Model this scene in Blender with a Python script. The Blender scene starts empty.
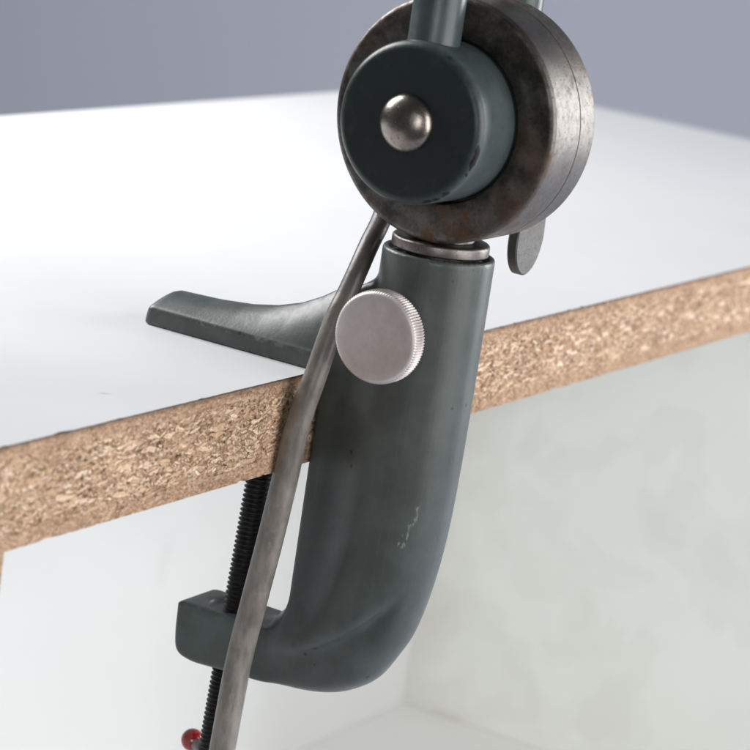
import bpy, bmesh, math, random
import numpy as np
from mathutils import Vector, Matrix, noise

random.seed(4)
MM = 0.001
scene = bpy.context.scene
COL = scene.collection
PI = math.pi

# ---------------------------------------------------------------- helpers
def mesh_obj(name, verts, faces, mats, parent=None, smooth=True, sharp=None, attrs=None, face_mats=None):
    """verts in millimetres (world), linked as ONE mesh object under parent"""
    me = bpy.data.meshes.new(name)
    me.from_pydata([(v[0] * MM, v[1] * MM, v[2] * MM) for v in verts], [], faces)
    for m in (mats if isinstance(mats, (list, tuple)) else [mats]):
        me.materials.append(m)
    if face_mats is not None:
        me.polygons.foreach_set('material_index', face_mats)
    bm = bmesh.new(); bm.from_mesh(me)
    bmesh.ops.recalc_face_normals(bm, faces=bm.faces)
    bm.to_mesh(me); bm.free()
    if smooth:
        me.polygons.foreach_set('use_smooth', [True] * len(me.polygons))
        if sharp:
            me.set_sharp_from_angle(angle=math.radians(sharp))
    for k, vals in (attrs or {}).items():
        a = me.attributes.new(k, 'FLOAT', 'POINT')
        a.data.foreach_set('value', list(vals))
    me.update()
    o = bpy.data.objects.new(name, me)
    COL.objects.link(o)
    if parent is not None:
        o.parent = parent
        o.matrix_parent_inverse = parent.matrix_world.inverted() if parent.type == 'EMPTY' else Matrix()
    return o

def thing(name, label, cat, loc):
    o = bpy.data.objects.new(name, None)
    COL.objects.link(o)
    o.location = [c * MM for c in loc]
    o.empty_display_size = 0.01
    o['label'] = label; o['category'] = cat
    bpy.context.view_layer.update()
    return o

def part(name, verts, faces, mats, parent, **k):
    """child of a thing's Empty; mesh data stay in world millimetres minus the empty's location"""
    l = Vector(parent.location) / MM if parent.type == 'EMPTY' else Vector(parent.parent.location) / MM
    v2 = [(v[0] - l[0], v[1] - l[1], v[2] - l[2]) for v in verts]
    o = mesh_obj(name, v2, faces, mats, None, **k)
    o.parent = parent
    return o

def lathe(profile, centre, axis, seg=128):
    """profile: list of (a, r) along axis; returns verts, faces, ring index per vertex, angle"""
    ax = {'X': 0, 'Y': 1, 'Z': 2}[axis]
    u, v = [(1, 2), (0, 2), (0, 1)][ax]
    V, F, RI, ANG = [], [], [], []
    rows = []
    for i, (a, r) in enumerate(profile):
        row = []
        n = 1 if r < 1e-6 else seg
        for k in range(n):
            t = 2 * PI * k / seg
            p = list(centre)
            p[ax] += a; p[u] += r * math.cos(t); p[v] += r * math.sin(t)
            row.append(len(V)); V.append(tuple(p)); RI.append(i); ANG.append(t)
        rows.append(row)
    for a, b in zip(rows[:-1], rows[1:]):
        for k in range(seg):
            k2 = (k + 1) % seg
            if len(a) == 1 and len(b) == 1: continue
            if len(a) == 1: F.append((a[0], b[k], b[k2]))
            elif len(b) == 1: F.append((a[k], b[0], a[k2]))
            else: F.append((a[k], b[k], b[k2], a[k2]))
    return V, F, RI, ANG

def arc(ca, cr, rad, t0, t1, n=6):
    """points of a fillet in (a, r) space"""
    return [(ca + rad * math.cos(math.radians(t0 + (t1 - t0) * i / n)),
             cr + rad * math.sin(math.radians(t0 + (t1 - t0) * i / n))) for i in range(n + 1)]

def box_mesh(x0, x1, y0, y1, z0, z1):
    V = [(x0, y0, z0), (x1, y0, z0), (x1, y1, z0), (x0, y1, z0), (x0, y0, z1), (x1, y0, z1), (x1, y1, z1), (x0, y1, z1)]
    F = [(0, 3, 2, 1), (4, 5, 6, 7), (0, 1, 5, 4), (1, 2, 6, 5), (2, 3, 7, 6), (3, 0, 4, 7)]
    return V, F

def tube(pts, rads, seg=32, sub=10):
    """Catmull-Rom tube through pts with a radius per point"""
    P = [np.array(p, float) for p in pts]
    P = [2 * P[0] - P[1]] + P + [2 * P[-1] - P[-2]]
    Rr = [rads[0]] + list(rads) + [rads[-1]]
    C, Q = [], []
    for i in range(1, len(P) - 2):
        for s in range(sub):
            t = s / sub
            a, b, c, d = P[i - 1], P[i], P[i + 1], P[i + 2]
            C.append(0.5 * ((2 * b) + (-a + c) * t + (2 * a - 5 * b + 4 * c - d) * t * t + (-a + 3 * b - 3 * c + d) * t ** 3))
            Q.append(Rr[i] + (Rr[i + 1] - Rr[i]) * t)
    C.append(P[-2]); Q.append(Rr[-2])
    V, F = [], []
    nrm = None
    for i, c in enumerate(C):
        tg = C[min(i + 1, len(C) - 1)] - C[max(i - 1, 0)]
        tg /= np.linalg.norm(tg)
        if nrm is None:
            nrm = np.cross(tg, [0, 1, 0.2])
        nrm = nrm - tg * (nrm @ tg); nrm /= np.linalg.norm(nrm)
        bn = np.cross(tg, nrm)
        for k in range(seg):
            a = 2 * PI * k / seg
            V.append(tuple(c + Q[i] * (math.cos(a) * nrm + math.sin(a) * bn)))
    n = len(C)
    for i in range(n - 1):
        for k in range(seg):
            k2 = (k + 1) % seg
            F.append((i * seg + k, i * seg + k2, (i + 1) * seg + k2, (i + 1) * seg + k))
    F.append(tuple(range(seg))[::-1]); F.append(tuple(range((n - 1) * seg, n * seg)))
    return V, F

# ---------------------------------------------------------------- node helpers
class NT:
    def __init__(self, name):
        self.m = bpy.data.materials.new(name); self.m.use_nodes = True
        self.t = self.m.node_tree; self.t.nodes.clear()
        self.out = self.t.nodes.new('ShaderNodeOutputMaterial')
        self.b = self.t.nodes.new('ShaderNodeBsdfPrincipled')
        self.t.links.new(self.b.outputs[0], self.out.inputs[0])
        self.co = self.t.nodes.new('ShaderNodeNewGeometry').outputs['Position']
        self.co = self.vm('SCALE', self.co, scale=1000.0)       # world millimetres
    def n(self, typ, **k):
        nd = self.t.nodes.new(typ)
        for a, v in k.items(): setattr(nd, a, v)
        return nd
    def put(self, sock, v):
        if isinstance(v, bpy.types.NodeSocket): self.t.links.new(v, sock)
        elif v is not None: sock.default_value = v
    def vm(self, op, a, b=None, scale=None):
        nd = self.n('ShaderNodeVectorMath', operation=op)
        self.put(nd.inputs[0], a)
        if b is not None: self.put(nd.inputs[1], b)
        if scale is not None: self.put(nd.inputs['Scale'], scale)
        return nd.outputs['Value'] if op in ('LENGTH', 'DISTANCE', 'DOT_PRODUCT') else nd.outputs[0]
    def ma(self, op, a, b=None, c=None, clamp=False):
        nd = self.n('ShaderNodeMath', operation=op, use_clamp=clamp)
        self.put(nd.inputs[0], a)
        if b is not None: self.put(nd.inputs[1], b)
        if c is not None: self.put(nd.inputs[2], c)
        return nd.outputs[0]
    def mapping(self, v, scale=(1, 1, 1), rot=(0, 0, 0), loc=(0, 0, 0)):
        nd = self.n('ShaderNodeMapping')
        self.put(nd.inputs[0], v)
        nd.inputs['Scale'].default_value = scale; nd.inputs['Rotation'].default_value = rot
        nd.inputs['Location'].default_value = loc
        return nd.outputs[0]
    def noise(self, v, scale, detail=3, rough=0.55, dist=0.0, color=False):
        nd = self.n('ShaderNodeTexNoise')
        self.put(nd.inputs['Vector'], v)
        nd.inputs['Scale'].default_value = scale; nd.inputs['Detail'].default_value = detail
        nd.inputs['Roughness'].default_value = rough; nd.inputs['Distortion'].default_value = dist
        return nd.outputs['Color' if color else 'Fac']
    def voro(self, v, scale, feature='F1', rnd=1.0):
        nd = self.n('ShaderNodeTexVoronoi', feature=feature)
        self.put(nd.inputs['Vector'], v)
        nd.inputs['Scale'].default_value = scale; nd.inputs['Randomness'].default_value = rnd
        return nd.outputs
    def ramp(self, f, stops):
        nd = self.n('ShaderNodeValToRGB')
        self.put(nd.inputs[0], f)
        el = nd.color_ramp.elements
        while len(el) < len(stops): el.new(0.5)
        for e, (p, c) in zip(el, stops):
            e.position = p
            e.color = (c, c, c, 1) if isinstance(c, (int, float)) else (*c, 1)
        return nd.outputs[0]
    def step(self, v, lo, hi):
        nd = self.n('ShaderNodeMapRange', interpolation_type='SMOOTHSTEP')
        self.put(nd.inputs[0], v); self.put(nd.inputs[1], lo); self.put(nd.inputs[2], hi)
        return nd.outputs[0]
    def mix(self, f, a, b, mode='MIX'):
        nd = self.n('ShaderNodeMix', data_type='RGBA', blend_type=mode)
        self.put(nd.inputs[0], f)
        for s, v in ((nd.inputs[6], a), (nd.inputs[7], b)):
            self.put(s, v if isinstance(v, bpy.types.NodeSocket) else (*v, 1))
        return nd.outputs[2]
    def mixf(self, f, a, b):
        nd = self.n('ShaderNodeMix', data_type='FLOAT')
        self.put(nd.inputs[0], f); self.put(nd.inputs[2], a); self.put(nd.inputs[3], b)
        return nd.outputs[0]
    def sep(self, v):
        nd = self.n('ShaderNodeSeparateXYZ'); self.put(nd.inputs[0], v); return nd.outputs
    def attr(self, name):
        return self.n('ShaderNodeAttribute', attribute_name=name).outputs['Fac']
    def bump(self, h, strength=0.3, dist=0.1):
        nd = self.n('ShaderNodeBump')
        nd.inputs['Strength'].default_value = strength
        nd.inputs['Distance'].default_value = dist * MM
        self.put(nd.inputs['Height'], h)
        self.t.links.new(nd.outputs[0], self.b.inputs['Normal'])
        return nd
    def blob(self, centre, radius):
        """1 near centre, 0 beyond radius (mm); radius may be a 3-vector"""
        d = self.vm('SUBTRACT', self.co, centre)
        r = radius if isinstance(radius, (tuple, list)) else (radius,) * 3
        d = self.vm('DIVIDE', d, r)
        return self.ma('SUBTRACT', 1.0, self.vm('LENGTH', d), clamp=True)
    def set(self, **k):
        names = dict(col='Base Color', metal='Metallic', rough='Roughness', spec='Specular IOR Level', coat='Coat Weight', coatr='Coat Roughness', aniso='Anisotropic')
        for a, v in k.items():
            if isinstance(v, tuple): v = (*v, 1)
            self.put(self.b.inputs[names[a]], v)
        return self.m

# ---------------------------------------------------------------- materials
def paint(name, c_dark, c_light, seed, rough=0.36, scratch=False, chip_col=(0.006, 0.004, 0.004)):
    N = NT(name)
    v = N.mapping(N.co, loc=(seed * 31, seed * 17, seed * 7))
    big = N.noise(v, 0.09, 4, 0.6)
    col = N.mix(N.step(big, 0.35, 0.68), c_dark, c_light)
    # brush drag along the height of the casting
    strk = N.noise(N.mapping(v, scale=(1.3, 1.3, 0.07)), 1.0, 4, 0.6)
    col = N.mix(N.ma('MULTIPLY', N.step(strk, 0.5, 0.8), 0.2), col, tuple(c * 1.5 for c in c_light))
    # dark specks
    sp = N.voro(v, 0.22)
    spk = N.ma('MULTIPLY', N.step(sp[0], 0.13, 0.06), N.step(N.sep(sp[1])[0], 0.74, 0.76))
    col = N.mix(N.ma('MULTIPLY', spk, 0.8), col, (0.006, 0.006, 0.006))
    # fine dust / scuffs
    dust = N.step(N.noise(v, 1.1, 6, 0.75), 0.58, 0.8)
    col = N.mix(N.ma('MULTIPLY', dust, 0.10), col, (0.25, 0.26, 0.25))
    fc = N.attr('face')
    col = N.mix(N.ma('MULTIPLY', fc, 0.86), col, (0.0145, 0.0190, 0.0200))
    # rubbed edges
    e = N.attr('edge')
    en = N.ma('MULTIPLY', e, N.step(N.noise(v, 0.5, 5, 0.7), 0.5, 0.66))
    col = N.mix(N.ma('MULTIPLY', en, 0.45, clamp=True), col, (0.30, 0.31, 0.29))
    # chips down to dark primer
    c = N.attr('chip')
    ch = N.step(N.ma('MULTIPLY', c, N.noise(N.mapping(v, scale=(0.7, 1, 1)), 0.42, 3, 0.55)), 0.43, 0.465)
    col = N.mix(ch, col, chip_col)
    if scratch:
        w = N.noise(N.mapping(N.co, scale=(1, 1, 0.6)), 0.5, 2, 0.5, color=True)
        q = N.vm('ADD', N.co, N.vm('SCALE', N.vm('SUBTRACT', w, (0.5, 0.5, 0.5)), scale=3.4))
        z = N.sep(N.co)[2]; y = N.sep(q)[1]
        line = N.ma('ABSOLUTE', N.ma('SUBTRACT', y, N.ma('MULTIPLY_ADD', N.ma('ADD', z, 25.5), -0.17, -25.4)))
        m = N.ma('MULTIPLY', N.step(line, 0.5, 0.05), N.ma('MULTIPLY', N.step(z, -30.4, -29.6), N.step(z, -20.6, -21.4)))
        m = N.ma('MULTIPLY', m, N.step(N.noise(N.mapping(N.co, scale=(1.6, 1.6, 0.7)), 1.0, 5, 0.75), 0.48, 0.58))
        m = N.ma('MULTIPLY', m, N.step(N.sep(N.co)[0], -22, -24))
        col = N.mix(N.ma('MULTIPLY', m, 0.36), col, (0.42, 0.43, 0.42))
    rg = N.ma('ADD', N.ma('MULTIPLY', N.noise(v, 0.6, 5, 0.7), 0.26), rough - 0.13)
    N.bump(N.ma('SUBTRACT', N.ma('ADD', N.ma('MULTIPLY', N.noise(v, 0.35, 4, 0.6), 0.5), N.ma('ADD', N.ma('MULTIPLY', strk, 0.35), N.ma('MULTIPLY', N.noise(v, 1.6, 5, 0.6), 0.2))), N.ma('MULTIPLY', ch, 0.5)), 0.5, 0.14)
    return N.set(col=col, rough=rg, spec=N.mixf(fc, 0.45, 0.28))

def steel(name, c, rust, seed, rough=0.34, dark_face=False):
    N = NT(name)
    v = N.mapping(N.co, loc=(seed * 13, seed * 29, seed * 5))
    big = N.noise(v, 0.11, 5, 0.65)
    col = N.mix(N.step(big, 0.3, 0.7), tuple(x * 0.72 for x in c), c)
    spk = N.step(N.noise(v, 0.8, 6, 0.85), 0.50, 0.66)
    col = N.mix(N.ma('MULTIPLY', spk, 0.62), col, (0.09, 0.06, 0.045))
    shade_f = N.attr('face_shade')
    col = N.mix(N.ma('MULTIPLY', shade_f, 0.86), col, N.mix(N.step(N.noise(v, 0.25, 5, 0.7), 0.35, 0.7), (0.055, 0.050, 0.047), (0.185, 0.172, 0.160)))  # dark reflection on the disc face and shade in its recess, painted as colour
    rn = N.ma('MULTIPLY_ADD', N.noise(v, 0.55, 5, 0.75), 0.5, N.ma('MULTIPLY', N.noise(v, 0.07, 3, 0.5), 0.6))
    rm = N.step(rn, 0.62 - 0.10 * rust, 0.78 - 0.10 * rust)
    extra = N.attr('rust')
    rm = N.ma('MAXIMUM', N.ma('MULTIPLY', rm, 0.6), N.step(N.ma('MULTIPLY', extra, N.noise(v, 0.45, 4, 0.7)), 0.36, 0.55), clamp=True)
    rcol = N.mix(N.noise(v, 1.2, 4, 0.6), (0.05, 0.026, 0.014), (0.15, 0.068, 0.026))
    col = N.mix(rm, col, rcol)
    pit = N.step(N.voro(v, 0.7)[0], 0.16, 0.05)
    col = N.mix(N.ma('MULTIPLY', pit, 0.6), col, (0.02, 0.015, 0.012))
    rg = N.ma('ADD', N.ma('MULTIPLY', N.noise(v, 0.8, 6, 0.75), 0.3), rough - 0.12)
    rg = N.ma('ADD', rg, N.ma('MULTIPLY', rm, 0.3), clamp=True)
    N.bump(N.ma('SUBTRACT', N.ma('ADD', N.ma('MULTIPLY', N.noise(v, 1.3, 6, 0.7), 0.6), N.ma('MULTIPLY', rm, 0.15)), N.ma('MULTIPLY', pit, 0.5)), 0.45, 0.12)
    return N.set(col=col, rough=rg, metal=N.ma('SUBTRACT', 1.0, N.ma('MULTIPLY', rm, 0.75)))

def chipboard():
    N = NT('raw_particleboard')
    s = N.sep(N.co)
    wv = N.noise(N.co, 0.20, 3, 0.6, color=True)
    wv2 = N.noise(N.co, 1.3, 4, 0.65, color=True)
    w = N.vm('ADD', N.co, N.vm('SCALE', N.vm('SUBTRACT', wv, (0.5, 0.5, 0.5)), scale=1.8))
    w = N.vm('ADD', w, N.vm('SCALE', N.vm('SUBTRACT', wv2, (0.5, 0.5, 0.5)), scale=0.55))
    # skins: the board is finer and darker near both faces
    t = N.ma('ABSOLUTE', N.ma('ADD', s[2], 9.5))
    skin = N.step(N.ma('ADD', t, N.ma('MULTIPLY', N.noise(N.co, 0.12, 3, 0.6), 3.5)), 7.0, 10.2)
    tan = [(0.0, (0.21, 0.125, 0.077)), (0.2, (0.37, 0.245, 0.158)), (0.5, (0.52, 0.365, 0.245)), (0.8, (0.64, 0.475, 0.335)), (1.0, (0.75, 0.59, 0.45))]
    # fine matrix of short chips
    q = N.mapping(w, rot=(0, math.radians(6), 0), scale=(1.05, 0.9, 2.0))
    f = N.voro(q, 1.0); c = N.sep(f[1])
    col = N.ramp(c[0], tan); h = N.ma('MULTIPLY', c[1], 0.55)
    gap = N.ma('MULTIPLY', N.step(f[0], 0.50, 0.85), 0.6)
    for k, (ang, sx, sz, lim) in enumerate([(-48, 0.95, 2.1, 0.72), (30, 0.62, 1.9, 0.66), (-14, 0.40, 1.55, 0.66), (7, 0.25, 1.15, 0.61), (-4, 0.16, 0.80, 0.80)]):
        q = N.mapping(N.mapping(w, rot=(0, math.radians(ang), 0), loc=(k * 37 + 5, 0, k * 19)), scale=(sx, 0.45, sz))
        f = N.voro(q, 1.0); c = N.sep(f[1])
        on = N.ma('MULTIPLY', N.step(c[2], lim, lim + 0.01), N.step(f[0], 0.56, 0.44))
        on = N.ma('MULTIPLY', on, N.ma('SUBTRACT', 1.0, N.ma('MULTIPLY', skin, 0.8)))
        fl = N.ramp(c[0], [(0.0, (0.33, 0.21, 0.13)), (0.25, (0.54, 0.38, 0.255)), (0.6, (0.72, 0.545, 0.395)), (1.0, (0.86, 0.72, 0.58))])
        col = N.mix(N.ma('MULTIPLY', on, 0.9), col, fl)
        h = N.mixf(on, h, N.ma('ADD', 0.4, N.ma('MULTIPLY', c[1], 0.6)))
        under = N.ma('MULTIPLY', N.step(c[2], lim, lim + 0.01), N.ma('MULTIPLY', N.step(f[0], 0.50, 0.56), N.step(f[0], 0.70, 0.58)))
        gap = N.ma('MAXIMUM', N.ma('MULTIPLY', gap, N.ma('SUBTRACT', 1.0, on)), N.ma('MULTIPLY', under, N.ma('MULTIPLY', c[1], 0.75)))
    fv = N.voro(N.mapping(w, scale=(1.5, 1, 2.6)), 1.0)
    fcol = N.ramp(N.sep(fv[1])[0], [(0.0, (0.25, 0.155, 0.10)), (0.5, (0.43, 0.295, 0.20)), (1.0, (0.60, 0.445, 0.325))])
    col = N.mix(N.ma('MULTIPLY', skin, 0.75), col, fcol)
    gap = N.ma('MULTIPLY', gap, N.ma('SUBTRACT', 1.0, N.ma('MULTIPLY', skin, 0.8)))
    gr = N.noise(N.mapping(w, scale=(0.9, 1, 4.0)), 1.0, 6, 0.75)
    col = N.mix(0.75, col, N.mix(N.step(gr, 0.28, 0.72), (0.62, 0.56, 0.51), (1.20, 1.19, 1.18)), 'MULTIPLY')
    sp = N.noise(N.co, 2.2, 5, 0.8)
    col = N.mix(0.6, col, N.mix(N.step(sp, 0.36, 0.64), (0.74, 0.70, 0.67), (1.14, 1.14, 1.14)), 'MULTIPLY')
    drift = N.noise(N.co, 0.06, 3, 0.6)
    col = N.mix(0.5, col, N.mix(N.step(drift, 0.35, 0.65), (0.86, 0.81, 0.78), (1.08, 1.06, 1.04)), 'MULTIPLY')
    vo = N.noise(N.mapping(w, scale=(0.75, 0.6, 1.15), loc=(9, 3, 4)), 1.0, 5, 0.72)
    vm = N.noise(N.co, 0.09, 2, 0.5)
    void = N.step(N.ma('ADD', vo, N.ma('MULTIPLY', N.ma('SUBTRACT', vm, 0.5), 0.22)), 0.585, 0.645)
    void = N.ma('MULTIPLY', void, N.ma('SUBTRACT', 1.0, N.ma('MULTIPLY', skin, 0.75)))
    col = N.mix(N.ma('MULTIPLY', gap, 0.7), col, (0.115, 0.064, 0.040))
    col = N.mix(N.ma('MULTIPLY', void, 0.85), col, (0.060, 0.032, 0.021))
    fb = N.voro(N.mapping(w, scale=(0.35, 0.4, 0.5), loc=(3, 8, 1)), 1.0)
    fm = N.ma('MULTIPLY', N.step(fb[0], 0.22, 0.14), N.step(N.sep(fb[1])[0], 0.90, 0.91))
    col = N.mix(N.ma('MULTIPLY', fm, 0.7), col, (0.20, 0.19, 0.19))
    arr = N.step(N.ma('ADD', s[2], N.ma('MULTIPLY', N.noise(N.co, 0.35, 3, 0.6), 1.2)), -0.65, 0.0)
    col = N.mix(N.ma('MULTIPLY', arr, 0.5), col, (0.12, 0.075, 0.052))
    pitm = N.attr('pit')
    col = N.mix(N.ma('MULTIPLY', pitm, 0.5, clamp=True), col, (0.10, 0.05, 0.03))
    col = N.mix(1.0, col, (1.18, 1.175, 1.165), 'MULTIPLY')
    hh = N.ma('SUBTRACT', N.ma('ADD', h, N.ma('ADD', N.ma('MULTIPLY', gr, 0.5), N.ma('MULTIPLY', sp, 0.3))), N.ma('ADD', N.ma('MULTIPLY', void, 1.4), N.ma('MULTIPLY', gap, 0.7)))
    N.bump(hh, 0.9, 0.40)
    return N.set(col=col, rough=0.85, spec=0.2)

def laminate(name, c, tick=False, smudge=False, rough=0.42):
    N = NT(name)
    n1 = N.noise(N.co, 0.012, 4, 0.6)
    col = N.mix(N.step(n1, 0.3, 0.7), tuple(x * 0.965 for x in c), c)
    fine = N.noise(N.mapping(N.co, scale=(0.25, 1.6, 1)), 0.8, 4, 0.7)
    col = N.mix(N.ma('MULTIPLY', N.step(fine, 0.6, 0.85), 0.05), col, (0.45, 0.46, 0.48))
    if tick:
        q = N.vm('ADD', N.co, N.vm('SCALE', N.vm('SUBTRACT', N.noise(N.co, 0.9, 3, 0.6, color=True), (0.5, 0.5, 0.5)), scale=0.8))
        d = N.vm('DIVIDE', N.mapping(N.vm('SUBTRACT', q, (-86.2, 11.7, 0)), rot=(0, 0, math.radians(47))), (1.5, 0.17, 2.0))
        m = N.ma('SUBTRACT', 1.0, N.vm('LENGTH', d), clamp=True)
        col = N.mix(N.ma('MULTIPLY', N.step(m, 0.0, 0.3), 0.8), col, (0.10, 0.10, 0.12))
        sc = N.noise(N.mapping(N.co, scale=(1.5, 0.05, 1), rot=(0, 0, 0.5)), 1.0, 3, 0.5)
        col = N.mix(N.ma('MULTIPLY', N.step(sc, 0.70, 0.76), 0.07), col, (0.3, 0.3, 0.32))
    if smudge:
        q = N.vm('ADD', N.co, N.vm('SCALE', N.vm('SUBTRACT', N.noise(N.co, 0.02, 3, 0.55, color=True), (0.5, 0.5, 0.5)), scale=55.0))
        big = N.noise(q, 0.024, 3, 0.55, 0.6)
        m = N.step(big, 0.49, 0.66)
        col = N.mix(N.ma('MULTIPLY', m, 0.17), col, (0.50, 0.48, 0.43))
        edge = N.ma('MULTIPLY', N.step(big, 0.47, 0.515), N.step(big, 0.57, 0.53))
        col = N.mix(N.ma('MULTIPLY', edge, 0.05), col, (0.36, 0.35, 0.31))
        # darker, warmer tone along the back edge of the panel
        yb = N.step(N.ma('ADD', N.sep(N.co)[1], N.ma('MULTIPLY', N.noise(N.co, 0.03, 4, 0.6), 40)), 180, 222)
        col = N.mix(N.ma('MULTIPLY', yb, 0.32), col, (0.46, 0.43, 0.38))
        st = N.blob((425, 178, -243), (20, 12, 3.0))
        col = N.mix(N.ma('MULTIPLY', N.step(st, 0.0, 0.6), 0.28), col, (0.50, 0.36, 0.20))
        st = N.blob((425, 162, -128), (40, 10, 16))
        col = N.mix(N.ma('MULTIPLY', N.step(N.ma('MULTIPLY', st, N.noise(N.co, 0.08, 3)), 0.1, 0.5), 0.14), col, (0.42, 0.40, 0.36))
    else:
        st = N.blob((237, 198, -146), (7, 8, 15))
        col = N.mix(N.ma('MULTIPLY', N.step(N.ma('MULTIPLY', st, N.noise(N.co, 0.15, 3)), 0.05, 0.45), 0.22), col, (0.45, 0.45, 0.46))
    rg = N.ma('ADD', N.ma('MULTIPLY', N.noise(N.co, 0.03, 5, 0.7), 0.10), rough - 0.05)
    N.bump(N.noise(N.co, 1.1, 2, 0.5), 0.05, 0.05)
    return N.set(col=col, rough=rg, spec=0.45)

def cable_mat():
    N = NT('aged_cable_sheath')
    a = N.noise(N.mapping(N.co, scale=(1, 1, 0.35)), 0.30, 5, 0.6)
    col = N.mix(N.step(a, 0.32, 0.68), (0.125, 0.112, 0.100), (0.235, 0.215, 0.195))
    b = N.step(N.noise(N.mapping(N.co, scale=(1, 1, 0.6)), 0.9, 5, 0.7), 0.54, 0.72)
    col = N.mix(N.ma('MULTIPLY', b, 0.3), col, (0.36, 0.33, 0.31))
    c = N.step(N.noise(N.co, 0.17, 3, 0.6), 0.58, 0.72)
    col = N.mix(N.ma('MULTIPLY', c, 0.4), col, (0.10, 0.062, 0.045))
    # darker towards the joint
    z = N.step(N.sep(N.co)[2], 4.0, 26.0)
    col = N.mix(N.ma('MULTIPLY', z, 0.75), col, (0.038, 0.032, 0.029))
    N.bump(N.ma('ADD', N.noise(N.co, 0.35, 3, 0.6), N.ma('MULTIPLY', N.noise(N.co, 1.5, 4, 0.7), 0.4)), 0.5, 0.22)
    return N.set(col=col, rough=N.ma('ADD', 0.26, N.ma('MULTIPLY', a, 0.22)), spec=0.5)

def alu():
    N = NT('matt_aluminium_knob')
    n = N.noise(N.co, 0.22, 5, 0.6)
    col = N.mix(N.step(n, 0.3, 0.7), (0.45, 0.405, 0.40), (0.54, 0.497, 0.492))
    d = N.step(N.noise(N.co, 0.5, 6, 0.75), 0.57, 0.72)
    col = N.mix(N.ma('MULTIPLY', d, 0.30), col, (0.26, 0.21, 0.20))
    e = N.attr('edge')
    col = N.mix(N.ma('MULTIPLY', e, 0.5), col, (0.80, 0.77, 0.75))
    g = N.attr('chip')
    col = N.mix(N.ma('MULTIPLY', g, 0.65), col, (0.16, 0.11, 0.075))
    N.bump(N.noise(N.co, 2.2, 4, 0.6), 0.25, 0.05)
    return N.set(col=col, rough=N.ma('ADD', 0.40, N.ma('MULTIPLY', n, 0.14)), metal=0.45, spec=0.5)

def simple(name, c, rough, metal=0.0, nz=0.6, var=0.3, coat=0.0):
    N = NT(name)
    n = N.noise(N.co, nz, 5, 0.65)
    col = N.mix(N.step(n, 0.3, 0.7), tuple(x * (1 - var) for x in c), tuple(min(1, x * (1 + var)) for x in c))
    N.bump(N.noise(N.co, nz * 3, 4, 0.6), 0.25, 0.06)
    return N.set(col=col, rough=N.ma('ADD', rough - 0.05, N.ma('MULTIPLY', n, 0.1)), metal=metal, coat=coat)

def backdrop_mat():
    N = NT('grey_blue_paper')
    n = N.noise(N.co, 0.0015, 3, 0.5)
    col = N.mix(N.step(n, 0.3, 0.7), (0.57, 0.597, 0.695), (0.59, 0.617, 0.715))
    return N.set(col=col, rough=0.9, spec=0.1)

M_BODY = paint('grey_green_cast_paint', (0.052, 0.062, 0.059), (0.072, 0.085, 0.082), 1, 0.38, scratch=True)
M_HUB = paint('grey_green_hub_paint', (0.052, 0.070, 0.071), (0.074, 0.096, 0.097), 2, 0.36)
M_ROD = paint('grey_green_rod_paint', (0.040, 0.055, 0.057), (0.056, 0.075, 0.077), 3, 0.33)
M_STEEL = steel('tarnished_steel', (0.19, 0.178, 0.168), 0.55, 1, 0.42)
M_RIVET = steel('worn_rivet_steel', (0.36, 0.325, 0.29), 0.6, 2, 0.25)
M_WING = steel('dull_steel_wing', (0.125, 0.12, 0.118), 0.1, 3, 0.42)
M_COLLAR = steel('dark_steel_collar', (0.22, 0.20, 0.19), 0.3, 4, 0.36)
M_BOARD = chipboard()
M_TOP = laminate('white_laminate_top', (0.80, 0.81, 0.825), tick=True, rough=0.36)
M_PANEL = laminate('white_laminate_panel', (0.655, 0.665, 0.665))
M_FLOOR = laminate('white_laminate_floor', (0.87, 0.862, 0.845))  # brighter copy of the panel laminate, stands in for light missing on the floor
M_SMUDGE = laminate('smudged_laminate_panel', (0.885, 0.90, 0.855), smudge=True)
M_LAMEDGE = simple('brown_laminate_edge', (0.075, 0.055, 0.045), 0.6)
M_CABLE = cable_mat()
M_ALU = alu()
M_SCREW = simple('black_oxide_screw', (0.022, 0.022, 0.023), 0.42, 0.4)
M_BAR = simple('grey_handle_bar', (0.22, 0.20, 0.19), 0.4, 0.7)
M_RED = simple('red_handle_ball', (0.30, 0.012, 0.012), 0.22, 0.0, 0.3, 0.2, coat=0.5)
M_DARK = simple('dark_socket', (0.006, 0.006, 0.007), 0.7)
M_BACK = backdrop_mat()

# ---------------------------------------------------------------- signed-distance casting of the clamp body
CX = -23.0
def smin(a, b, k):
    h = np.clip(0.5 + 0.5 * (b - a) / k, 0, 1)
    return b + (a - b) * h - k * h * (1 - h)
def smax(a, b, k): return -smin(-a, -b, k)

def sd_poly(y, z, pts):
    """signed distance to a polygon in the YZ plane"""
    d = np.full(y.shape, 1e9); s = np.ones(y.shape)
    n = len(pts)
    for i in range(n):
        ay, az = pts[i]; by, bz = pts[i - 1]
        ey, ez = by - ay, bz - az
        wy, wz = y - ay, z - az
        t = np.clip((wy * ey + wz * ez) / (ey * ey + ez * ez), 0, 1)
        d = np.minimum(d, (wy - ey * t) ** 2 + (wz - ez * t) ** 2)
        c1 = z >= az; c2 = z < bz; c3 = ey * wz > ez * wy
        flip = (c1 & c2 & c3) | (~c1 & ~c2 & ~c3)
        s = np.where(flip, -s, s)
    return s * np.sqrt(d)

def extrude(d2, x, h, r):
    wx = np.abs(x) - h + r; wd = d2 + r
    return np.minimum(np.maximum(wx, wd), 0) + np.sqrt(np.maximum(wx, 0) ** 2 + np.maximum(wd, 0) ** 2) - r

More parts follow.
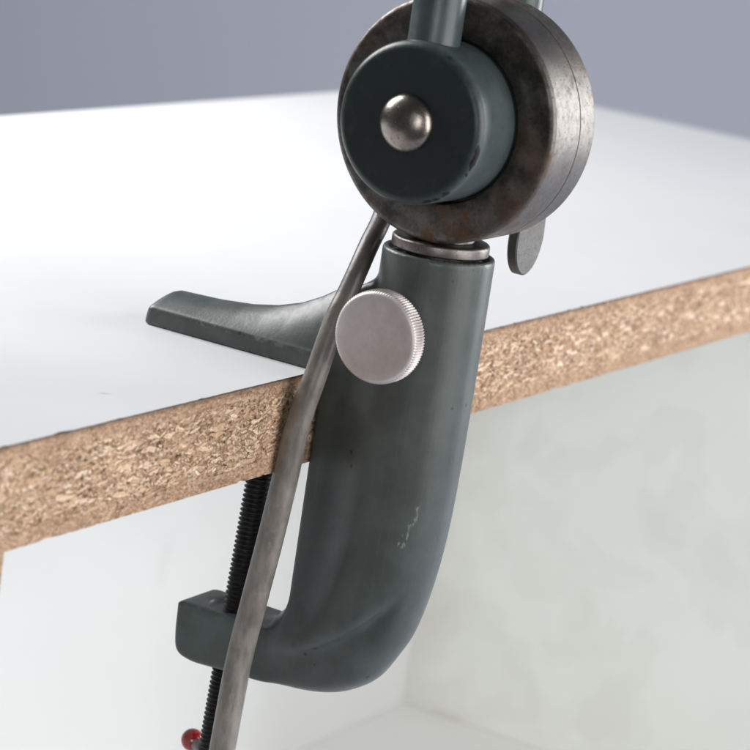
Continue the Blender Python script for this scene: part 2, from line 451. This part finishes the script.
def round_cone_chain(x, y, z, pts):
    d = None
    for (a, ra), (b, rb) in zip(pts[:-1], pts[1:]):
        a = np.array(a, float); b = np.array(b, float); e = b - a
        t = np.clip(((y - a[0]) * e[0] + (z - a[1]) * e[1]) / (e @ e), 0, 1)
        q = np.sqrt(x * x + (y - a[0] - e[0] * t) ** 2 + (z - a[1] - e[1] * t) ** 2) - (ra + (rb - ra) * t)
        d = q if d is None else np.minimum(d, q)
    return d

# centre line of post and elbow (y, z), radius
KEY = [(-18.5, 60, 10.9), (-18.4, 10, 11.0), (-18.1, -18, 11.0), (-17.2, -33, 10.95), (-15.0, -45, 10.9), (-11.9, -52.3, 10.8), (-8.3, -55.6, 10.6), (-4.0, -57.5, 9.3), (0.5, -59.1, 6.6), (5.5, -60.2, 5.0)]
CHAIN = []
K_ = [np.array(k, float) for k in KEY]; K_ = [2 * K_[0] - K_[1]] + K_ + [2 * K_[-1] - K_[-2]]
for i in range(1, len(K_) - 2):
    for q in range(5):
        t = q / 5; a, b, c, d = K_[i - 1:i + 3]
        v = 0.5 * (2 * b + (c - a) * t + (2 * a - 5 * b + 4 * c - d) * t * t + (3 * b - a - 3 * c + d) * t ** 3) if i > 1 else b + (c - b) * t
        CHAIN.append(((v[0], v[1]), v[2]))
CHAIN.append(((KEY[-1][0], KEY[-1][1]), KEY[-1][2]))
def chaikin(pts, n=3):
    for _ in range(n):
        o = []
        for i in range(len(pts)):
            p, q = pts[i], pts[(i + 1) % len(pts)]
            o += [(p[0] * .75 + q[0] * .25, p[1] * .75 + q[1] * .25), (p[0] * .25 + q[0] * .75, p[1] * .25 + q[1] * .75)]
        pts = o
    return pts
def sstep(a, b, v):
    t = np.clip((v - a) / (b - a), 0, 1); return t * t * (3 - 2 * t)

RIDGE = [(-8, 22.5), (-4, 20.2), (0, 16.6), (5, 13.2), (10, 10.6), (16, 8.6), (22, 7.4), (30, 6.6), (42, 6.1), (50, 6.0)]
def sdf_body(X, y, z):
    x = X - CX
    post = round_cone_chain(x, y, z, CHAIN)
    post = smax(post, z - 27.5, 0.7)
    # web that lies against the board edge, and the lower jaw
    web = sd_poly(y, z, [(-18, 19), (-7.0, 19), (-3.5, 17.5), (-0.05, 14), (-0.05, -60), (-18, -60)])
    web = extrude(web, x, 7.0, 1.3)
    jaw = sd_poly(y, z, chaikin([(25.6, -55.2), (25.5, -57), (25.4, -62.2), (24.6, -66.4), (20.5, -67.4), (16, -67.1), (6, -66.6), (-4, -66.4), (-9, -64.6), (-12.5, -59.5), (-14, -52), (-8, -48), (-2, -55.2), (3, -55.3), (20, -55.2)], 2))
    jaw = extrude(jaw, x, 7.2, 1.3)
    # flat cheeks of the lower jaw cut into the round elbow, below a crease rising outwards
    nl = math.hypot(23.0, 17.0)
    bow = -2.2 * np.sin(np.clip((y + 24.5) / 23.0, 0, 1) * PI)
    below = ((z + 58.5 - bow) * 23.0 + (y + 1.5) * 17.0) / nl
    cut = smax(below, 7.25 - np.abs(x), 1.4)
    post = smax(post, -cut, 2.2)
    body = smin(post, web, 3.2)
    body = smin(body, jaw, 1.3)
    # fillet inside the throat, dished screw seat
    seat = np.sqrt(x * x + (y - 16.6) ** 2) - 4.6
    seat = smax(seat, -(z + 56.1), 0.5)
    body = smax(body, -seat, 1.0)
    # crowned foot on the table top
    ry = np.interp(y, [p[0] for p in RIDGE], [p[1] for p in RIDGE])
    u = np.clip((8.4 - np.abs(x)) / 7.2, 0, 1); u = u + 0.12 * np.sin(PI * u)
    top = 3.9 + (ry - 3.9) * u
    foot = (z - top) * 0.82
    foot = smax(foot, np.abs(x) - 9.0 + 0.05 * z, 0.8)
    foot = smax(foot, 0.05 - z, 0.25)
    foot = smax(foot, y - 41.4 + 0.10 * z, 1.4)
    foot = smax(foot, -0.8 - y, 1.5)
    body = smin(body, foot, 2.0)
    # keep the board slot clear
    slot = np.maximum(np.maximum(-(y - 0.0) - 0.05, z - 0.04), -19.0 - z)
    body = np.maximum(body, -slot)
    # socket for the swivel pin
    sock = np.maximum(np.sqrt(x * x + (y + 18.5) ** 2) - 9.9, 25.6 - z)
    body = smax(body, -sock, 0.4)
    return body

def surface_net(f, lo, hi, h):
    n = [int(math.ceil((b - a) / h)) + 1 for a, b in zip(lo, hi)]
    g = [a + h * np.arange(k) for a, k in zip(lo, n)]
    Xg, Yg, Zg = np.meshgrid(*g, indexing='ij')
    D = f(Xg, Yg, Zg)
    S = D < 0
    cs = [k - 1 for k in n]
    acc = np.zeros((*cs, 3)); cnt = np.zeros(cs)
    idx = np.indices(cs).astype(float)
    off = [(i, j, k) for i in (0, 1) for j in (0, 1) for k in (0, 1)]
    def sl(a, o): return a[o[0]:o[0] + cs[0], o[1]:o[1] + cs[1], o[2]:o[2] + cs[2]]
    for o in off:
        for ax in range(3):
            if o[ax]: continue
            p = list(o); p[ax] = 1
            da, db = sl(D, o), sl(D, p)
            m = (da < 0) != (db < 0)
            t = np.where(m, da / np.where(m, da - db, 1), 0)
            for c in range(3):
                acc[..., c] += np.where(m, o[c] + (t if c == ax else 0), 0)
            cnt += m
    act = cnt > 0
    ids = np.full(cs, -1); ids[act] = np.arange(act.sum())
    P = np.stack([lo[c] + h * (idx[c][act] + acc[..., c][act] / cnt[act]) for c in range(3)], 1)
    F = []
    for ax in range(3):
        b, c = [(1, 2), (2, 0), (0, 1)][ax]
        s0 = [slice(None)] * 3; s1 = [slice(None)] * 3
        s0[ax] = slice(0, n[ax] - 1); s1[ax] = slice(1, n[ax])
        ch = S[tuple(s0)] != S[tuple(s1)]
        w = np.argwhere(ch)
        ok = (w[:, b] > 0) & (w[:, c] > 0) & (w[:, b] < cs[b]) & (w[:, c] < cs[c])
        w = w[ok]
        def g_(db, dc):
            q = w.copy(); q[:, b] -= db; q[:, c] -= dc
            return ids[q[:, 0], q[:, 1], q[:, 2]]
        quad = np.stack([g_(1, 1), g_(0, 1), g_(0, 0), g_(1, 0)], 1)
        fl = S[w[:, 0], w[:, 1], w[:, 2]]
        quad[~fl] = quad[~fl][:, ::-1]
        F.append(quad)
    F = np.concatenate(F)
    # pull vertices onto the true surface
    e = 0.05
    def grad(P):
        return np.stack([(f(P[:, 0] + e * (c == 0), P[:, 1] + e * (c == 1), P[:, 2] + e * (c == 2)) -
                          f(P[:, 0] - e * (c == 0), P[:, 1] - e * (c == 1), P[:, 2] - e * (c == 2))) / (2 * e) for c in range(3)], 1)
    for _ in range(3):
        G = grad(P); d = f(P[:, 0], P[:, 1], P[:, 2])
        stp = (d / np.maximum((G * G).sum(1), 0.25))[:, None] * G
        L = np.linalg.norm(stp, axis=1, keepdims=True)
        P = P - stp * np.minimum(1, 0.3 / np.maximum(L, 1e-9)) * 0.8
    e = 0.7
    lap = sum(f(P[:, 0] + s * e * (c == 0), P[:, 1] + s * e * (c == 1), P[:, 2] + s * e * (c == 2)) for c in range(3) for s in (-1, 1)) - 6 * f(P[:, 0], P[:, 1], P[:, 2])
    return P, F, lap / (e * e)

BP, BF, BL = surface_net(sdf_body, (CX - 13, -32, -72), (CX + 13, 44, 30), 0.55)
# the elbow is a soft sand casting: relax its surface
wgt = sstep(-44, -54, BP[:, 2]) * sstep(6, -2, BP[:, 1])
low = sstep(-58, -62, BP[:, 2] + 0.55 * (BP[:, 1] + 10))
E_ = np.concatenate([BF[:, [0, 1]], BF[:, [1, 2]], BF[:, [2, 3]], BF[:, [3, 0]]])
deg = np.bincount(E_.ravel(), minlength=len(BP)).astype(float)
for it in range(70):
    acc = np.zeros_like(BP)
    for c in range(3):
        acc[:, c] = np.bincount(E_[:, 0], BP[E_[:, 1], c], len(BP)) + np.bincount(E_[:, 1], BP[E_[:, 0], c], len(BP))
    m_ = (wgt if it < 4 else wgt * low)[:, None] * 0.6
    BP = BP + m_ * (acc / deg[:, None] - BP)
edge = np.clip((BL - 0.34) / 0.6, 0, 1) * np.where(BP[:, 2] > 0.3, 0.30, 0.35)
foot_m = (BP[:, 1] > 3) & (BP[:, 2] > 2.2) & (BP[:, 2] < 6)
edge = np.where(foot_m, np.clip((BL - 0.16) / 0.4, 0, 1), edge)

# ---------------------------------------------------------------- the lamp
LAMP = thing('desk_lamp', 'old grey-green desk lamp clamped on white particleboard edge, steel swivel joint, knurled knob, trailing cable', 'desk lamp', (CX, -18.5, -0.0))
body = part('clamp_body', BP.tolist(), BF.tolist(), M_BODY, LAMP, attrs={'edge': edge.tolist(), 'chip': [0] * len(BP)})

AXY, AXZ = -19.4, 53.8          # axis of the swivel joint (runs along X)

# collar and swivel pin
def zlathe(name, prof, c, mat, parent, seg=96, sharp=40, **k):
    V, F, RI, AN = lathe(prof, c, 'Z', seg)
    return part(name, V, F, mat, parent, sharp=sharp, **k)
col_o = zlathe('collar', [(-4, 0), (-4, 6.5), (1.2, 6.5), (1.25, 9.0)] + arc(1.6, 9.2, 0.35, 180, 90, 4) + arc(3.0, 8.95, 0.6, 90, 0, 5) + [(3.75, 6.2), (3.9, 0)], (CX, -18.5, 26.45), M_COLLAR, LAMP)
# profile above is (a along z, r); neck joins the joint disc
zlathe('neck', [(30.3, 0), (30.3, 6.4), (33.4, 6.2), (33.4, 0)], (CX, -18.5, 0), M_COLLAR, LAMP)

# joint disc: thick steel drum, recess round the hub, seam on its side
XF, XB, RD = -32.0, -14.2, 23.5
prof = [(XF + 3.2, 0), (XF + 3.2, 15.6)] + [(XF + 0.25, 15.8), (XF, 16.1)] + [(XF, 18.5), (XF - 0.05, 21), (XF, RD - 1.25)] + arc(XF + 1.25, RD - 1.25, 1.25, 180, 90, 8) + \
       [(-25, RD), (-21.2, RD + 0.02), (-21.05, RD - 0.16), (-20.9, RD - 0.16), (-20.75, RD + 0.02), (-17, RD - 0.03)] + arc(XB - 0.7, RD - 0.75, 0.7, 90, 0, 6) + [(XB, 15), (XB, 0)]
V, F, RI, AN = lathe(prof, (0, AXY, AXZ), 'X', 192)
rust = []
for (p, ri) in zip(V, RI):
    dy, dz = p[1] - AXY, p[2] - AXZ
    r = math.hypot(dy, dz); a = math.degrees(math.atan2(dz, dy))
    v = 0.0
    if p[0] < XF + 1.0 and r > 16:
        v = 0.84 if -122 < a < -88 else 0.38 + 0.1 * math.sin(a * 0.11)
    elif p[0] > -19:
        v = 0.75 if (a > 90 or a < -100) is False and 120 < (a % 360) < 260 else 0.35
    rust.append(v)
disc = part('joint_disc', V, F, M_STEEL, LAMP, sharp=50, attrs={'rust': rust, 'face_shade': [1.0 if (p[0] < XF + 0.35 and prof[ri][1] < RD - 0.2) or p[0] > XF + 2 and prof[ri][1] < 16 else 0.0 for p, ri in zip(V, RI)]})

# hubs (front one visible, rear one behind the disc)
def hub(x_face, x_back, sgn):
    R, rr = 15.2, 1.9
    p = [(x_face, 0), (x_face, 4), (x_face + sgn * 0.02, 9), (x_face + sgn * 0.03, R - rr)]
    for i in range(1, 11):
        t = PI / 2 * i / 10
        p.append((x_face + sgn * (rr - rr * math.cos(t)), R - rr + rr * math.sin(t)))
    nround = len(p)
    n = 8
    p += [(x_face + sgn * (rr + (abs(x_back - x_face) - rr) * i / n), R) for i in range(1, n + 1)] + [(x_back, 0)]
    V, F, RI, AN = lathe(p, (0, AXY, AXZ), 'X', 160)
    chip, edg, fac = [], [], []
    for q, ri in zip(V, RI):
        a = math.degrees(math.atan2(q[2] - AXZ, q[1] - AXY))
        dx = abs(q[0] - x_face); r = math.hypot(q[1] - AXY, q[2] - AXZ)
        onr = math.exp(-((dx - 0.9) / 0.9) ** 2) if r > R - rr - 1 else 0.0
        low = 1.0 if (-175 < a < -75) else 0.0
        wgt = 0
        if -140 < a < -98 or (-176 < a < -158): wgt = 1.02
        elif low: wgt = 0.8
        chip.append(onr * wgt if r > R - rr - 1.5 else 0.0)
        edg.append(0.18 * onr)
        fac.append(1.0 if r < R - rr + 0.3 and dx < 1 else max(0.0, 1 - dx / (rr * 0.75)) if dx < rr else 0.0)
    return part('hub', V, F, M_HUB, LAMP, sharp=50, attrs={'chip': chip, 'edge': edg, 'face': fac})
hub_f = hub(-45.2, -28.9, +1)
hub_r = hub(-0.5, -14.1, -1)
# domed rivet head
V, F, RI, AN = lathe([(-3.1, 0)] + [(-3.1 + 3.1 * (1 - math.cos(t)) , 5.5 * math.sin(t)) for t in [PI / 2 * i / 14 for i in range(1, 15)]] + [(0.3, 5.5), (0.3, 0)], (-45.2, AXY + 0.2, AXZ), 'X', 64)
part('rivet', V, F, M_RIVET, hub_f, sharp=50, attrs={'rust': [0.55 if p[2] < AXZ - 1 else 0.2 for p in V]})

# arm rods
def rod(x, y, z0, r):
    prof = [(z0, 0), (z0, r + 0.35), (z0 + 4.4, r + 0.3), (z0 + 5.2, r + 0.02), (z0 + 20, r), (z0 + 280, r), (z0 + 280, 0)]
    V, F, RI, AN = lathe(prof, (x, y, 0), 'Z', 64)
    return part('arm_rod', V, F, M_ROD, LAMP, sharp=50, attrs={'chip': [0.0] * len(V), 'edge': [0.0] * len(V)})
rod(-38.0, -18.4, AXZ + 9.4, 4.9)
rod(-8.0, -19.4, AXZ + 9.4, 4.9)

# lever nut on the rear end of the joint bolt
wb = bmesh.new()
V, F, RI, AN = lathe([(-0.45, 0), (-0.45, 6.5), (1.2, 6.4), (10, 4.6), (11.5, 4.4), (11.8, 3.2), (14.5, 3.1), (14.8, 2.7), (14.8, 0)], (0, AXY, AXZ), 'X', 48)
def wing(side):
    """flat oval blade in the XZ plane"""
    pts = []
    L0, L1, w = 3.0, 33.9, 6.0
    cx = 11.0
    for i in range(25):
        t = PI * i / 24
        pts.append((cx + w * math.cos(t) * 1.0, L1 - 8.0 + 8.0 * math.sin(t)))
    pts += [(5.0, L1 - 16), (5.4, L0), (10.0, L0), (cx + 4.5, L1 - 18)]
    n = len(pts)
    VV, FF = [], []
    for th, ins in ((-1.15, 0.3), (-0.9, 0.0), (0.9, 0.0), (1.15, 0.3)):
        mx = sum(p[0] for p in pts) / n; mz = sum(p[1] for p in pts) / n
        for p in pts:
            d = math.hypot(p[0] - mx, p[1] - mz)
            k = 1 - ins / d
            VV.append((mx + (p[0] - mx) * k, AXY - 1.0 + th + 0.02 * (p[1] - 10) * side * -1, AXZ + side * (mz + (p[1] - mz) * k)))
    FF.append(tuple(range(n))[::-1]); FF.append(tuple(range(3 * n, 4 * n)))
    for a in range(3):
        for i in range(n):
            j = (i + 1) % n
            FF.append((a * n + i, a * n + j, (a + 1) * n + j, (a + 1) * n + i))
    return VV, FF
nb = len(V)
for s in (-1,):
    v2, f2 = wing(s)
    o0 = len(V)
    V += v2; F += [tuple(i + o0 for i in f) for f in f2]
wb.free()
part('clamp_lever', V, F, M_WING, LAMP, sharp=35, attrs={'rust': [0.25] * len(V)})

# knurled thumbscrew
KC = (0, -18.0, 12.4)
NT_ = 100
prof = [(-43.2, 0), (-43.25, 3), (-43.25, 6.5), (-43.2, 8.05), (-43.05, 8.45), (-42.75, 8.75), (-42.35, 8.95), (-42.2, 9.0), (-40.9, 9.0), (-39.75, 9.0), (-39.6, 8.9), (-39.45, 8.6), (-39.3, 8.0), (-39.25, 0)]
seg = NT_ * 6
V, F, RI, AN = lathe(prof, KC, 'X', seg)
V2, ed, gr = [], [], []
for p, ri, a in zip(V, RI, AN):
    r = prof[ri][1]
    tooth = 0.5 + 0.5 * math.cos(a * NT_)
    amt = {5: 0.06, 6: 0.17, 7: 0.24, 8: 0.26, 9: 0.24, 10: 0.18, 11: 0.08}.get(ri, 0.0)
    k = (r - amt * (1 - tooth)) / r if r > 1e-6 else 1
    V2.append((p[0], KC[1] + (p[1] - KC[1]) * k, KC[2] + (p[2] - KC[2]) * k))
    ed.append((0.8 if ri in (4, 5) else 0.25 if ri == 3 else tooth * 0.2 if 6 <= ri <= 10 else 0.0))
    gr.append((1 - tooth) if 6 <= ri <= 11 else 0.0)
knob = part('thumbscrew', V2, F, M_ALU, LAMP, sharp=60, attrs={'edge': ed, 'chip': gr})
V, F, RI, AN = lathe([(-39.3, 0), (-39.3, 4.2), (-37.6, 4.2), (-37.5, 2.9), (-31.0, 2.9), (-31.0, 0)], KC, 'X', 48)
part('shank', V, F, M_BAR, knob, sharp=40)

# clamp screw: real helical thread, slightly out of plumb
SA = np.array((CX, 13.75, -19.05)); SB = np.array((CX, 16.7, -96.0))
axis = (SB - SA) / np.linalg.norm(SB - SA); LEN = np.linalg.norm(SB - SA)
e1 = np.array((1.0, 0, 0)); e2 = np.cross(axis, e1)
pitch, seg, per = 1.0, 40, 8
nrow = int(LEN / pitch * per)
V, F = [], []
for i in range(nrow + 1):
    s = LEN * i / nrow
    for k in range(seg):
        t = 2 * PI * k / seg
        ph = (s / pitch - k / seg) % 1.0
        tri = abs(ph - 0.5) * 2
        r = 2.98 - 0.62 * min(1, max(0, (tri - 0.1) / 0.78))
        fade = min(1, s / 1.2)
        r = 2.3 + (r - 2.3) * fade
        p = SA + axis * s + r * (math.cos(t) * e1 + math.sin(t) * e2)
        V.append(tuple(p))
for i in range(nrow):
    for k in range(seg):
        k2 = (k + 1) % seg
        F.append((i * seg + k, i * seg + k2, (i + 1) * seg + k2, (i + 1) * seg + k))
F.append(tuple(range(seg))); F.append(tuple(range(nrow * seg, (nrow + 1) * seg))[::-1])
screw = part('clamp_screw', V, F, M_SCREW, LAMP, sharp=60)
# handle bar through the screw with red ball ends
B1 = np.array((-19.0, 23.8, -88.3)); ctr = SA + axis * ((-89.0 + 19.05) / axis[2]); dirb = (ctr - B1) / np.linalg.norm(ctr - B1)
B2 = B1 + dirb * 36
V, F = tube([tuple(B1 + dirb * 1.2), tuple(B1 + dirb * 10), tuple(B1 + dirb * 26), tuple(B2 - dirb * 1.2)], [1.35] * 4, 24, 4)
part('handle_bar', V, F, M_BAR, screw, sharp=60)
for b in (B1, B2):
    V, F, RI, AN = lathe([(-2.45, 0)] + [(-2.45 * math.cos(t), 2.45 * math.sin(t)) for t in [PI * i / 16 for i in range(1, 16)]] + [(2.45, 0)], tuple(b), 'Z', 32)
    part('handle_ball', V, F, M_RED, screw)

# cable
CP = [(-120, -95, -259.4), (-84, -52, -259.4), (-60, -28, -257.5), (-49, -13, -238), (-45, -3.5, -195), (-43.2, 2.2, -150), (-43, 3.2, -118), (-42.6, 3.2, -96), (-42, 2.8, -77.8), (-40.5, 2.8, -59.5), (-40.2, 1.4, -46.0), (-40.4, -0.3, -33.2), (-41.0, -2.0, -20.2), (-41.2, -3.25, -8.6), (-40.0, -4.9, 1.6), (-36.6, -5.4, 12.2),
      (-34.0, -5.6, 16.6), (-31.0, -5.7, 21.6), (-26.5, -4.9, 26.2), (-21.0, -3.6, 30.0), (-14.0, -1.0, 34.4), (-8.0, 0.4, 39.2), (-5.0, 0.2, 46.0), (-4.0, 0.0, 55.0), (-3.5, -0.4, 66), (-2.5, -5.0, 84), (-2, -10, 112), (-2, -11, 220), (-2, -11, 330)]
CR = [2.6] * 6 + [2.6, 2.6, 2.62, 2.65, 2.65, 2.63, 2.58, 2.45, 2.24, 2.12, 2.06, 2.0] + [2.0] * (len(CP) - 18)
V, F = tube(CP, CR, 40, 12)
vv = []
for p in V:
    q = Vector(p) * 0.12
    n = noise.noise(q) * 0.10
    vv.append((p[0] + n, p[1] + n * 0.6, p[2]))
part('power_cable', vv, F, M_CABLE, LAMP, sharp=60)

# ---------------------------------------------------------------- the particleboard cabinet
X0, X1, Y1, T = -146.0, 444.0, 217.0, 19.0
ZB = -243.0
CAB = thing('white_cabinet', 'open white laminated particleboard carcass with raw chip edge, holding the lamp clamp on its top', 'cabinet', ((X0 + X1) / 2, Y1 / 2, ZB - T))

# top board core: displaced raw front edge, smooth elsewhere
LT = 0.32          # laminate sheet thickness
xs = list(np.arange(X0, 190, 0.42)) + list(np.arange(190, X1 - 0.5, 1.2)) + [X1]
zs = list(np.linspace(-T + LT, -LT, 44))
V, F, pit = [], [], []
nx, nz_ = len(xs), len(zs)
for j, z in enumerate(zs):
    for i, x in enumerate(xs):
        lo = noise.noise((x * 0.09, z * 0.2, 3.1)) * 0.10
        hi = noise.noise((x * 0.55, z * 0.95, 7.7))
        vo = noise.noise((x * 0.36, z * 0.62, 21.3)) + 0.4 * noise.noise((x * 0.9, z * 1.5, 5.5))
        pd = max(0.0, vo - 0.50) * 2.4
        edge_f = min(1, (min(z + T, -z)) / 1.2)
        y = lo * edge_f + 0.06 * hi + 0.42 * min(1.0, pd) * edge_f
        if -36 < x < -10: y = max(y, 0.0)
        rag = noise.noise((x * 0.8, 0.3, 9.1)) + 0.6 * noise.noise((x * 0.17, 1.3, 2.2))
        if edge_f < 0.6: y += max(0, rag - 0.25) * 0.5
        V.append((x, max(y, -0.06) , z)); pit.append(min(1, pd))
for j in range(nz_ - 1):
    for i in range(nx - 1):
        a = j * nx + i
        F.append((a, a + 1, a + nx + 1, a + nx))
base = len(V)
V += [(X0, Y1, zs[0]), (X1, Y1, zs[0]), (X0, Y1, zs[-1]), (X1, Y1, zs[-1])]
pit += [0] * 4
F.append(tuple([base, base + 1] + [i for i in range(nx - 1, -1, -1)]))                              # bottom
F.append(tuple([(nz_ - 1) * nx + i for i in range(nx)] + [base + 3, base + 2]))                     # top
F.append(tuple([j * nx for j in range(nz_)] + [base + 2, base]))                                    # left end
F.append(tuple([base + 1, base + 3] + [j * nx + nx - 1 for j in range(nz_ - 1, -1, -1)]))           # right end
F.append((base, base + 2, base + 3, base + 1))                                                      # back
topb = part('table_top', V, F, M_BOARD, CAB, smooth=True, sharp=50, attrs={'pit': pit})
topb['label'] = 'thick particleboard top with raw chip front edge'

def sheet(name, z0, z1, parent, mat_face, seed, up):
    """thin laminate sheet with a slightly ragged front arris"""
    xsv = list(np.arange(X0, 230, 0.7)) + list(np.arange(230, X1, 2.5)) + [X1]
    V, F, fm = [], [], []
    for x in xsv:
        r = noise.noise((x * 0.5, seed, 1.0)) * 0.10 + noise.noise((x * 1.7, seed, 4.0)) * 0.05
        r2 = noise.noise((x * 0.11, seed, 14.0))
        chipd = max(0, r2 - 0.42) * 2.2 + max(0, noise.noise((x * 0.6, seed, 24.0)) - 0.55) * 1.6
        if -118 < x < -112: chipd += 0.5 * (1 - abs(x + 115) / 3)
        if -34 < x < -12: chipd = 0; r = 0
        y = -0.02 + max(r, -0.03) + chipd
        y = max(0.0, y) if -36 < x < -10 else y
        V += [(x, y, z0), (x, y, z1), (x, Y1, z0), (x, Y1, z1)]
    n = len(xsv)
    for i in range(n - 1):
        a, b = 4 * i, 4 * i + 4
        F += [(a, b, b + 1, a + 1), (a + 1, b + 1, b + 3, a + 3), (a, a + 2, b + 2, b), (a + 2, a + 3, b + 3, b + 2)]
        fm += [1, 0, 0, 1]
    F += [(0, 1, 3, 2), (4 * n - 4, 4 * n - 2, 4 * n - 1, 4 * n - 3)]; fm += [1, 1]
    return part(name, V, F, [mat_face, M_LAMEDGE if up else M_BOARD], parent, smooth=False, face_mats=fm)
sheet('laminate_sheet', -LT + 0.004, 0.0, topb, M_TOP, 1.5, True)
sheet('laminate_sheet', -T, -T + LT - 0.004, topb, M_PANEL, 8.5, False)

def panel(name, x0, x1, y0, y1, z0, z1, face, label=None, front_core=True):
    V, F = box_mesh(x0, x1, y0, y1, z0, z1)
    bm = bmesh.new()
    fm = [0, 0, 1 if front_core else 0, 0, 0, 0]
    bm.free()
    o = part(name, V, F, [face, M_BOARD], CAB, smooth=False, face_mats=fm)
    if label: o['label'] = label
    return o
G = 0.15
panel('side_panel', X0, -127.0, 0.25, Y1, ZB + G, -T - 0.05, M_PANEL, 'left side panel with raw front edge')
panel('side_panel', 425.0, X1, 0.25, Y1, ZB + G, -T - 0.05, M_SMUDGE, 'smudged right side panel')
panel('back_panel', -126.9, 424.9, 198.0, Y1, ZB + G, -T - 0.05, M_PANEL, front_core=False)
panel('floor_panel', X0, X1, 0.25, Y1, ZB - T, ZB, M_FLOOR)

# ---------------------------------------------------------------- backdrop: a curved paper sweep behind and under the cabinet
# runs across the view direction (28 degrees off the board edge)
vd = Vector((0.858, 0.461, 0)).normalized(); vr = Vector((vd.y, -vd.x, 0))
prof = [(-330, ZB - T - 0.3), (900, ZB - T - 0.3)]
for i in range(1, 13):
    t = PI / 2 * i / 12
    prof.append((900 + 450 * math.sin(t), ZB - T - 0.3 + 450 - 450 * math.cos(t)))
prof += [(1352, 1500)]
V, F = [], []
for d, z in prof:
    for s in (-1500, 1500):
        p = vd * d + vr * s
        V.append((p.x, p.y, z))
for i in range(len(prof) - 1):
    F.append((2 * i, 2 * i + 1, 2 * i + 3, 2 * i + 2))
bd = mesh_obj('backdrop', V, F, M_BACK)
bd['kind'] = 'structure'

# ---------------------------------------------------------------- lamps
def area(name, loc, target, sx, sy, power, col=(1, 1, 1), spread=180):
    l = bpy.data.lights.new(name, 'AREA'); l.shape = 'RECTANGLE'; l.size = sx; l.size_y = sy
    l.energy = power; l.color = col; l.spread = math.radians(spread)
    o = bpy.data.objects.new(name, l); COL.objects.link(o)
    o.location = loc
    o.rotation_euler = (Vector(target) - Vector(loc)).to_track_quat('-Z', 'Y').to_euler()
    return o
area('softbox_right', (-0.02, -0.95, 0.17), (0.05, 0.0, -0.02), 0.8, 0.8, 9.4, (1.0, 0.985, 0.965))
area('softbox_rim', (0.88, -0.55, 0.16), (0.0, 0.0, 0.0), 0.4, 0.6, 8.0, (0.97, 0.99, 1.0))
area('softbox_top', (0.02, 0.43, 0.31), (0.12, 0.15, 0.0), 0.36, 0.28, 4.3, (1.0, 0.99, 0.985))
area('softbox_front', (-1.3, -0.62, 0.22), (0.2, 0.1, -0.1), 0.6, 0.5, 4.2, (1.0, 1.0, 0.995))

w = bpy.data.worlds.new('World'); scene.world = w; w.use_nodes = True
bg = w.node_tree.nodes['Background']
bg.inputs[0].default_value = (0.90, 0.94, 1.0, 1); bg.inputs[1].default_value = 0.07

# ---------------------------------------------------------------- camera
R = [[0.49758639169485774, -0.8551392874786985, 0.14541176641013415],
     [-0.12605101752877967, -0.23714373352289322, -0.9632621609046949],
     [0.8582068071158903, 0.4609768417841039, -0.2257906719922289]]    # rows: camera right, down, forward in world axes
cam = bpy.data.cameras.new('camera'); co = bpy.data.objects.new('camera', cam); COL.objects.link(co)
right, down, fwd = Vector(R[0]), Vector(R[1]), Vector(R[2])
m = Matrix((right, -down, -fwd)).transposed().to_4x4()
m.translation = Vector((-483.64069525, -255.9682405, 121.3695837)) * MM
co.matrix_world = m
cam.sensor_width = 36; cam.lens = 2723.363361727553 * 36 / 750
cam.clip_start = 0.05; cam.clip_end = 50
cam.dof.use_dof = True
cam.dof.focus_distance = 0.535
cam.dof.aperture_fstop = 30
cam.dof.aperture_blades = 7
scene.camera = co
scene.view_settings.view_transform = 'Standard'
scene.view_settings.look = 'None'
scene.view_settings.exposure = 0
scene.render.engine = 'CYCLES'
scene.cycles.use_denoising = True
